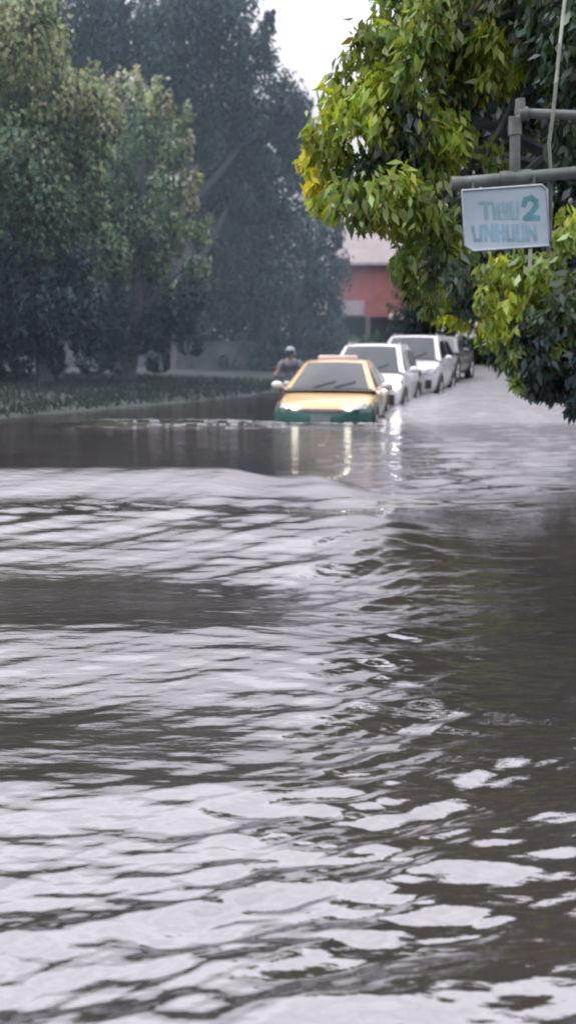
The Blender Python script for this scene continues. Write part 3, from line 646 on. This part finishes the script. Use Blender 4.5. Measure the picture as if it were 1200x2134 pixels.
        for s in (-1, 1):
            hl = front_patch(s * .52, s * .88, lambda u: (hz_ - .09 + .03 * u, hz_ + .02 + .06 * u), M['lamp'], 'headlight', .016)
            if lights == 'on':
                b = MB(); b.ball((s * .75, nose(.75, hz_) - .03, hz_), (.13, .05, .085)); b.build('bulb', M['lit_white'], hl)
            front_patch(s * .60, s * .76, lambda u: (.46, .68), M['black'], 'fog_lamp_recess', .03)
        g = front_patch(-.48, .48, lambda u: (hz_ - .14, hz_ + .02), M['black'], 'grille', .018)
        for q in (.03, .08, .13):
            b = MB(); b.box((0, nose(0, hz_) - .035, hz_ - .14 + q), (.92, .012, .014)); b.build('grille_bar', M['chrome'], g)
        front_patch(-.50, .50, lambda u: (.36, .62), M['black'], 'air_intake', .020)
        front_patch(-.86, .86, lambda u: (.22, .34), M['black'], 'skid_plate', .02, nu=15)
        mb = MB(); mb.box((0, nose(0, .58) - .05, .60), (.34, .012, .13)); mb.build('number_plate', M['plate'], root)
        for s in (-1, 1):
            mb = MB(); mb.tube([(s * (wt(yr0) - .06), yr0 + .25, zr + .01), (s * (wt(yr0) - .06), yr0 + .35, zr + .06), (s * (wt(yr1) - .06), yr1 - .2, zr + .06), (s * (wt(yr1) - .06), yr1 - .1, zr + .01)], .016, 6); mb.build('roof_rail', M['chrome'], root)
    # bonnet seam and wipers
    for s in (-.35, .12):
        mb = MB(); mb.tube([top(s, yb + .03, .03), top(s + .34, yb + .14, .03), top(s + .5, yb + .20, .028)], .009, 5); mb.build('wiper', M['black'], root)
    mb = MB(); mb.grid([[top(u, yb + (yr0 - yb) * v, .010) for u in np.linspace(-.95, .95, 9)] for v in (-.06, .03)]); mb.build('cowl', M['black'], root)
    return root

sedan = [(0, .30, .50, .54, .52), (.05, .24, .62, .67, .70), (.16, .2, .72, .76, .80), (.45, .2, .79, .83, .85), (.95, .2, .86, .89, .87), (1.3, .2, .92, .95, .88), (2.0, .2, .95, .97, .88), (3.3, .2, .97, .99, .88), (3.9, .22, .98, 1.01, .86), (4.35, .25, .95, .99, .80), (4.52, .3, .8, .85, .66)]
suv = [(0, .34, .74, .80, .60), (.05, .28, .84, .90, .76), (.18, .26, .95, 1.0, .86), (.5, .26, 1.03, 1.08, .905), (1.0, .26, 1.10, 1.13, .92), (1.3, .26, 1.12, 1.15, .92), (2.2, .26, 1.14, 1.16, .92), (3.6, .26, 1.16, 1.18, .92), (4.4, .3, 1.16, 1.18, .90), (4.68, .34, 1.05, 1.1, .82)]
def car_at(px, Y):
    x = (px - 600) / F * Y; return (x, Y, float(road_z(Y + 1.5)) + .004 - (.05 if 20 < Y < 30 else 0))
tx = make_car('taxi', 'yellow taxi with green lower body and both headlights lit at the head of the queue', 'taxi', car_at(668, 16.8), R(-10), sedan, (1.12, 2.02, 3.05, 3.95, .94, 1.43, .84, .52), 'yellow', 'green', .685, 'on')
tx.scale = (1.035, 1, 1)
mb = MB(); mb.box((0, 2.35, 1.50), (.74, .17, .10)); mb.build('roof_sign', M['roofsign'], tx, bevel=.03)
make_car('suv', 'white suv with glowing headlight right behind the yellow taxi', 'car', car_at(748, 21.2), R(-13), suv, (1.05, 1.85, 3.6, 4.55, 1.11, 1.72, .87, .34), 'white', None, .6, 'on', 'suv')
make_car('suv', 'silvery white tall suv third in the queue with black lower grille', 'car', car_at(836, 25.6), R(-16), [(a, b, c + .05, d + .05, e) for a, b, c, d, e in suv], (1.05, 1.8, 3.7, 4.6, 1.16, 1.80, .87, .32), 'silver', None, .6, 'off', 'suv')
make_car('sedan', 'dark grey car last in the queue half hidden behind the silvery suv', 'car', car_at(884, 31.0), R(-20), sedan, (1.12, 2.02, 3.05, 3.95, .94, 1.43, .84, .52), 'dark_paint', None, .57, 'off', 'suv')

# ------------------------------------------------------------------ motorcycle and rider
mx_, my_ = .05, 21.95; mz = float(road_z(22))
mc = empty('motorcycle', (mx_, my_, mz), R(-6)); tag(mc, 'dark motorcycle half hidden beside the left rear of the taxi', 'motorcycle')
for y in (-.62, .62):
    t = MB(); t.lathe([(.20, .05), (.29, .05), (.31, 0), (.29, -.05), (.20, -.05), (.20, .05)], (0, y, .31), n=24); wo = t.build('wheel', M['rubber'], mc)
    t = MB(); t.lathe([(.01, .03), (.05, .03), (.05, -.03), (.01, -.03)], (0, y, .31), n=12)
    for k in range(6):
        a = math.pi * k / 3; t.tube([(0, y, .31), (0, y + .21 * math.cos(a), .31 + .21 * math.sin(a))], .012, 5)
    t.build('rim', M['rim'], wo)
t = MB(); t.tube([(-.09, -.62, .31), (-.09, -.45, .9)], .025, 8); t.tube([(.09, -.62, .31), (.09, -.45, .9)], .025, 8); t.build('fork', M['black'], mc)
t = MB(); t.tube([(-.34, -.32, 1.0), (-.2, -.42, 1.02), (0, -.44, .97), (.2, -.42, 1.02), (.34, -.32, 1.0)], .017, 8); t.build('handlebar', M['black'], mc)
t = MB(); t.grid([[(.20 * math.sin(a) * (1 - .35 * abs(v - .55)), -.55 - .12 * math.cos(a) + .2 * v, .55 + .42 * v) for a in np.linspace(-1.5, 1.5, 9)] for v in np.linspace(0, 1, 6)]); t.build('front_cowl', M['black'], mc, subsurf=1)
t = MB(); t.ball((0, -.60, .86), (.09, .05, .07)); t.build('headlight', M['lamp'], mc)
t = MB(); t.tube([(0, -.40, .55), (0, 0, .40), (0, .45, .45), (0, .62, .60)], [.14, .16, .15, .10], 10); t.build('engine_body', M['black'], mc)
t = MB(); t.tube([(0, -.02, .74), (0, .2, .76), (0, .5, .78), (0, .75, .80)], [.09, .13, .13, .06], 10); t.build('seat', M['trousers'], mc)
for s in (-1, 1):
    t = MB(); t.tube([(s * .24, -.40, 1.02), (s * .30, -.40, 1.16)], .008, 6); t.ball((s * .31, -.40, 1.19), (.065, .02, .04)); t.build('mirror', M['black'], mc)

pr = empty('person', (mx_, my_ + .12, mz), R(-6)); tag(pr, 'rider in a grey top and grey helmet on the dark motorcycle beside the taxi', 'person')
bm_v = [(0, .22, .84), (0, .20, 1.02), (0, .13, 1.22), (0, .08, 1.33), (0, .05, 1.40), (0, .02, 1.50), (0, .01, 1.58)]
rad = [(.16, .13), (.155, .11), (.17, .11), (.11, .08), (.055, .055), (.075, .085), (.06, .07)]
ed = [(i, i + 1) for i in range(6)]
for s in (-1, 1):
    b = len(bm_v); bm_v += [(s * .18, .09, 1.31), (s * .30, -.05, 1.12), (s * .30, -.38, 1.04), (s * .31, -.44, 1.03)]; rad += [(.065, .065), (.048, .048), (.034, .034), (.035, .022)]
    ed += [(3, b), (b, b + 1), (b + 1, b + 2), (b + 2, b + 3)]
    b = len(bm_v); bm_v += [(s * .13, .16, .80), (s * .20, -.24, .74), (s * .17, -.10, .34), (s * .17, -.22, .27)]; rad += [(.095, .095), (.07, .07), (.048, .048), (.04, .03)]
    ed += [(0, b), (b, b + 1), (b + 1, b + 2), (b + 2, b + 3)]
me = bpy.data.meshes.new('body'); me.from_pydata(bm_v, ed, []); bo = bpy.data.objects.new('body', me); COL.objects.link(bo); bo.parent = pr
sk = bo.modifiers.new('skin', 'SKIN')
for i, v in enumerate(me.skin_vertices[0].data if me.skin_vertices else []): v.radius = rad[i]
if not me.skin_vertices:
    bm = bmesh.new(); bm.from_mesh(me); lay = bm.verts.layers.skin.verify(); bm.verts.ensure_lookup_table()
    for i, v in enumerate(bm.verts): v[lay].radius = rad[i]; v[lay].use_root = (i == 0)
    bm.to_mesh(me); bm.free()
ss = bo.modifiers.new('sub', 'SUBSURF'); ss.levels = ss.render_levels = 2
sk.use_smooth_shade = True; me.materials.append(M['skin'])
# clothing as fitted shells over the body
t = MB(); t.tube([(0, .23, .82), (0, .21, .95), (0, .17, 1.10), (0, .12, 1.24), (0, .08, 1.36), (0, .06, 1.41)], [.185, .18, .19, .205, .16, .075], 14)
for s in (-1, 1): t.tube([(s * .12, .09, 1.33), (s * .2, .07, 1.29), (s * .29, -.03, 1.14)], [.095, .09, .068], 10)
t.build('shirt', M['shirt'], pr, subsurf=1)
t = MB(); t.tube([(0, .23, .84), (0, .2, .76)], [.19, .17], 12)
for s in (-1, 1): t.tube([(s * .10, .18, .80), (s * .20, -.24, .745), (s * .17, -.11, .36)], [.115, .085, .065], 10)
t.build('trousers', M['trousers'], pr)
t = MB(); t.ball((0, .02, 1.555), (.118, .135, .125)); t.build('helmet', M['helmet'], pr)
t = MB(); t.grid([[(.118 * math.sin(a), .02 - .142 * math.cos(a), 1.49 + .09 * v) for a in np.linspace(-1.0, 1.0, 9)] for v in (0, .5, 1)]); t.build('visor', M['glass'], pr)
for s in (-1, 1):
    t = MB()
    for k, ln in enumerate((.032, .036, .034, .028)):
        x = s * (.285 + .018 * k); t.tube([(x, -.445, 1.035), (x, -.475, 1.03), (x, -.478, 1.008), (x, -.46, .995)], .008, 6)
    t.tube([(s * .275, -.43, 1.02), (s * .262, -.45, 1.0), (s * .268, -.468, .99)], .009, 6); t.build('fingers', M['skin'], pr)

# ------------------------------------------------------------------ pipe frame, sign, rope
YP = 4.0
def pp(px, py, dy=0): return at(px, py, YP + dy)
pf = empty('pipe_frame', (pp(1350, 700).x, YP, float(ground_z(1.6, YP)))); tag(pf, 'rusty grey pipe frame with elbow carrying the blue sign', 'pipe frame')
pb = Vector(pf.location)
def tb(name, pts, r, n=12, extra=None):
    t = MB(); t.tube([Vector(p) - pb for p in pts], r, n)
    if extra: extra(t)
    return t.build(name, M['pipe'], pf)
a, b = pp(945, 382), pp(1350, 346)
tb('crossbar', [a, a.lerp(b, .33), a.lerp(b, .66), b], .0235, extra=lambda t: (t.tube([a - pb - Vector((.012, 0, 0)), a - pb + Vector((.03, 0, 0))], .027, 12), t.tube([pp(1040, 373) - pb, pp(1105, 368) - pb], .029, 12)))
tb('riser', [pp(1072, 362), pp(1072, 258)], .0215, extra=lambda t: t.tube([pp(1072, 282) - pb, pp(1072, 262) - pb], .027, 12))
tb('elbow', [pp(1072, 262), pp(1072, 246), pp(1078, 238), pp(1098, 236)], .026, extra=lambda t: t.tube([pp(1083, 238) - pb, pp(1083, 206) - pb], [.023, .019], 10))
tb('top_rail', [pp(1096, 236), pp(1200, 240), pp(1350, 244)], .0185)
gz0 = float(ground_z(pb.x, YP)) - .2
tb('post', [Vector((pb.x, YP, gz0)), pp(1350, 220)], .035)

sc = pp(1051, 455, -.05)
sg = empty('hanging_sign', tuple(sc), 0); tag(sg, 'faded pale blue sign with a large 2 hanging under the pipe', 'sign')
cor = [pp(q[0], q[1], -.05) - sc for q in ((961, 398), (1126, 386), (1137, 396), (1143, 512), (985, 523), (968, 512))]
t = MB(); k = len(cor); vs = [c + Vector((0, -.008, 0)) for c in cor] + [c + Vector((0, .008, 0)) for c in cor]
t.add(vs, [tuple(range(k)), tuple(range(2 * k - 1, k - 1, -1))] + [(i, (i + 1) % k, k + (i + 1) % k, k + i) for i in range(k)])
t.build('panel', M['sign'], sg, smooth=False)
t = MB(); cc = [c + Vector((0, -.010, 0)) for c in cor] + [cor[0] + Vector((0, -.010, 0))]
t.tube(cc, .0045, 6); t.build('border', M['sign_edge'], sg)
def sgn(u, v):     # sign plane coordinates, u right 0..1, v down 0..1
    p = cor[0].lerp(cor[2], u).lerp(cor[5].lerp(cor[3], u), v); return p + Vector((0, -.0086, 0))
SZ = [0.0]
def stroke(t, pts, wd):
    pts = [sgn(*p) for p in pts]
    for p, q in zip(pts, pts[1:]):
        d = (q - p).normalized(); nrm = Vector((-d.z, 0, d.x)) * wd / 2; p = p - d * wd * .4; q = q + d * wd * .4
        o_ = Vector((0, -(SZ[0] % .0012), 0)); t.add([p + nrm + o_, q + nrm + o_, q - nrm + o_, p - nrm + o_], [(0, 1, 2, 3)])

        SZ[0] += .00013
t = MB(); stroke(t, [(.72, .27), (.745, .17), (.81, .14), (.865, .20), (.865, .29), (.82, .38), (.735, .50), (.88, .50)], .020); t.build('numeral', M['ink'], sg, smooth=False)
t = MB()
for g in ([(.20, .22), (.34, .22)], [(.27, .22), (.27, .5)], [(.37, .24), (.37, .5)], [(.42, .5), (.42, .24), (.48, .24), (.48, .37), (.42, .37), (.49, .37), (.49, .5), (.42, .5)], [(.535, .24), (.535, .5)], [(.58, .22), (.58, .5), (.645, .5), (.645, .22)]):
    stroke(t, g, .0115)
t.build('first_line_lettering', M['ink_faded'], sg, smooth=False)
t = MB()
for g in ([(.10, .66), (.12, .9), (.19, .9), (.20, .64)], [(.25, .9), (.25, .63), (.34, .9), (.34, .63)], [(.39, .62), (.39, .9)], [(.39, .76), (.46, .76)], [(.46, .62), (.46, .9)], [(.51, .63), (.51, .9), (.58, .9), (.58, .63)], [(.63, .63), (.63, .9), (.70, .9), (.70, .63)], [(.75, .9), (.75, .64), (.84, .9), (.84, .64)]):
    stroke(t, g, .012)
t.build('second_line_lettering', M['ink_faded'], sg, smooth=False)
for q, (px, y0, y1) in enumerate(((985, 375, 400), (1112, 366, 392))):
    t = MB(); t.tube([pp(px, y0, -.04) - sc, pp(px, y1, -.04) - sc], .005, 6); t.build('hanger', M['pipe'], sg)
t = MB(); t.tube([pp(1145, 355, .03), pp(1146, 450, .05), pp(1142, 530, .05)], .009, 8)
t.build('strap', M['pipe'], sg, origin=None).location = -sc
t = MB(); t.tube([pp(1104, 512, -.05), pp(1103, 560, -.04)], .008, 6); t.build('strap', M['rope'], sg).location = -sc

t = MB(); rp = [at(1192, -120, 3.75), at(1176, 0, 3.75), at(1166, 90, 3.75), at(1158, 170, 3.78), at(1151, 240, 3.84), at(1143, 300, 3.90), at(1146, 350, 3.96)]
t.tube(rp, .0062, 7); tag(t.build('rope', M['rope'], origin=rp[0]), 'pale green rope slanting down to the pipes at upper right', 'rope')

# ------------------------------------------------------------------ render settings
scene.view_settings.view_transform = 'Standard'; scene.view_settings.look = 'None'; scene.view_settings.exposure = 0
cy = scene.cycles
cy.max_bounces = 7; cy.diffuse_bounces = 5; cy.glossy_bounces = 4; cy.transmission_bounces = 4; cy.transparent_max_bounces = 4
cy.filter_width = 2.0; cy.volume_bounces = 1
cy.caustics_reflective = False; cy.caustics_refractive = False
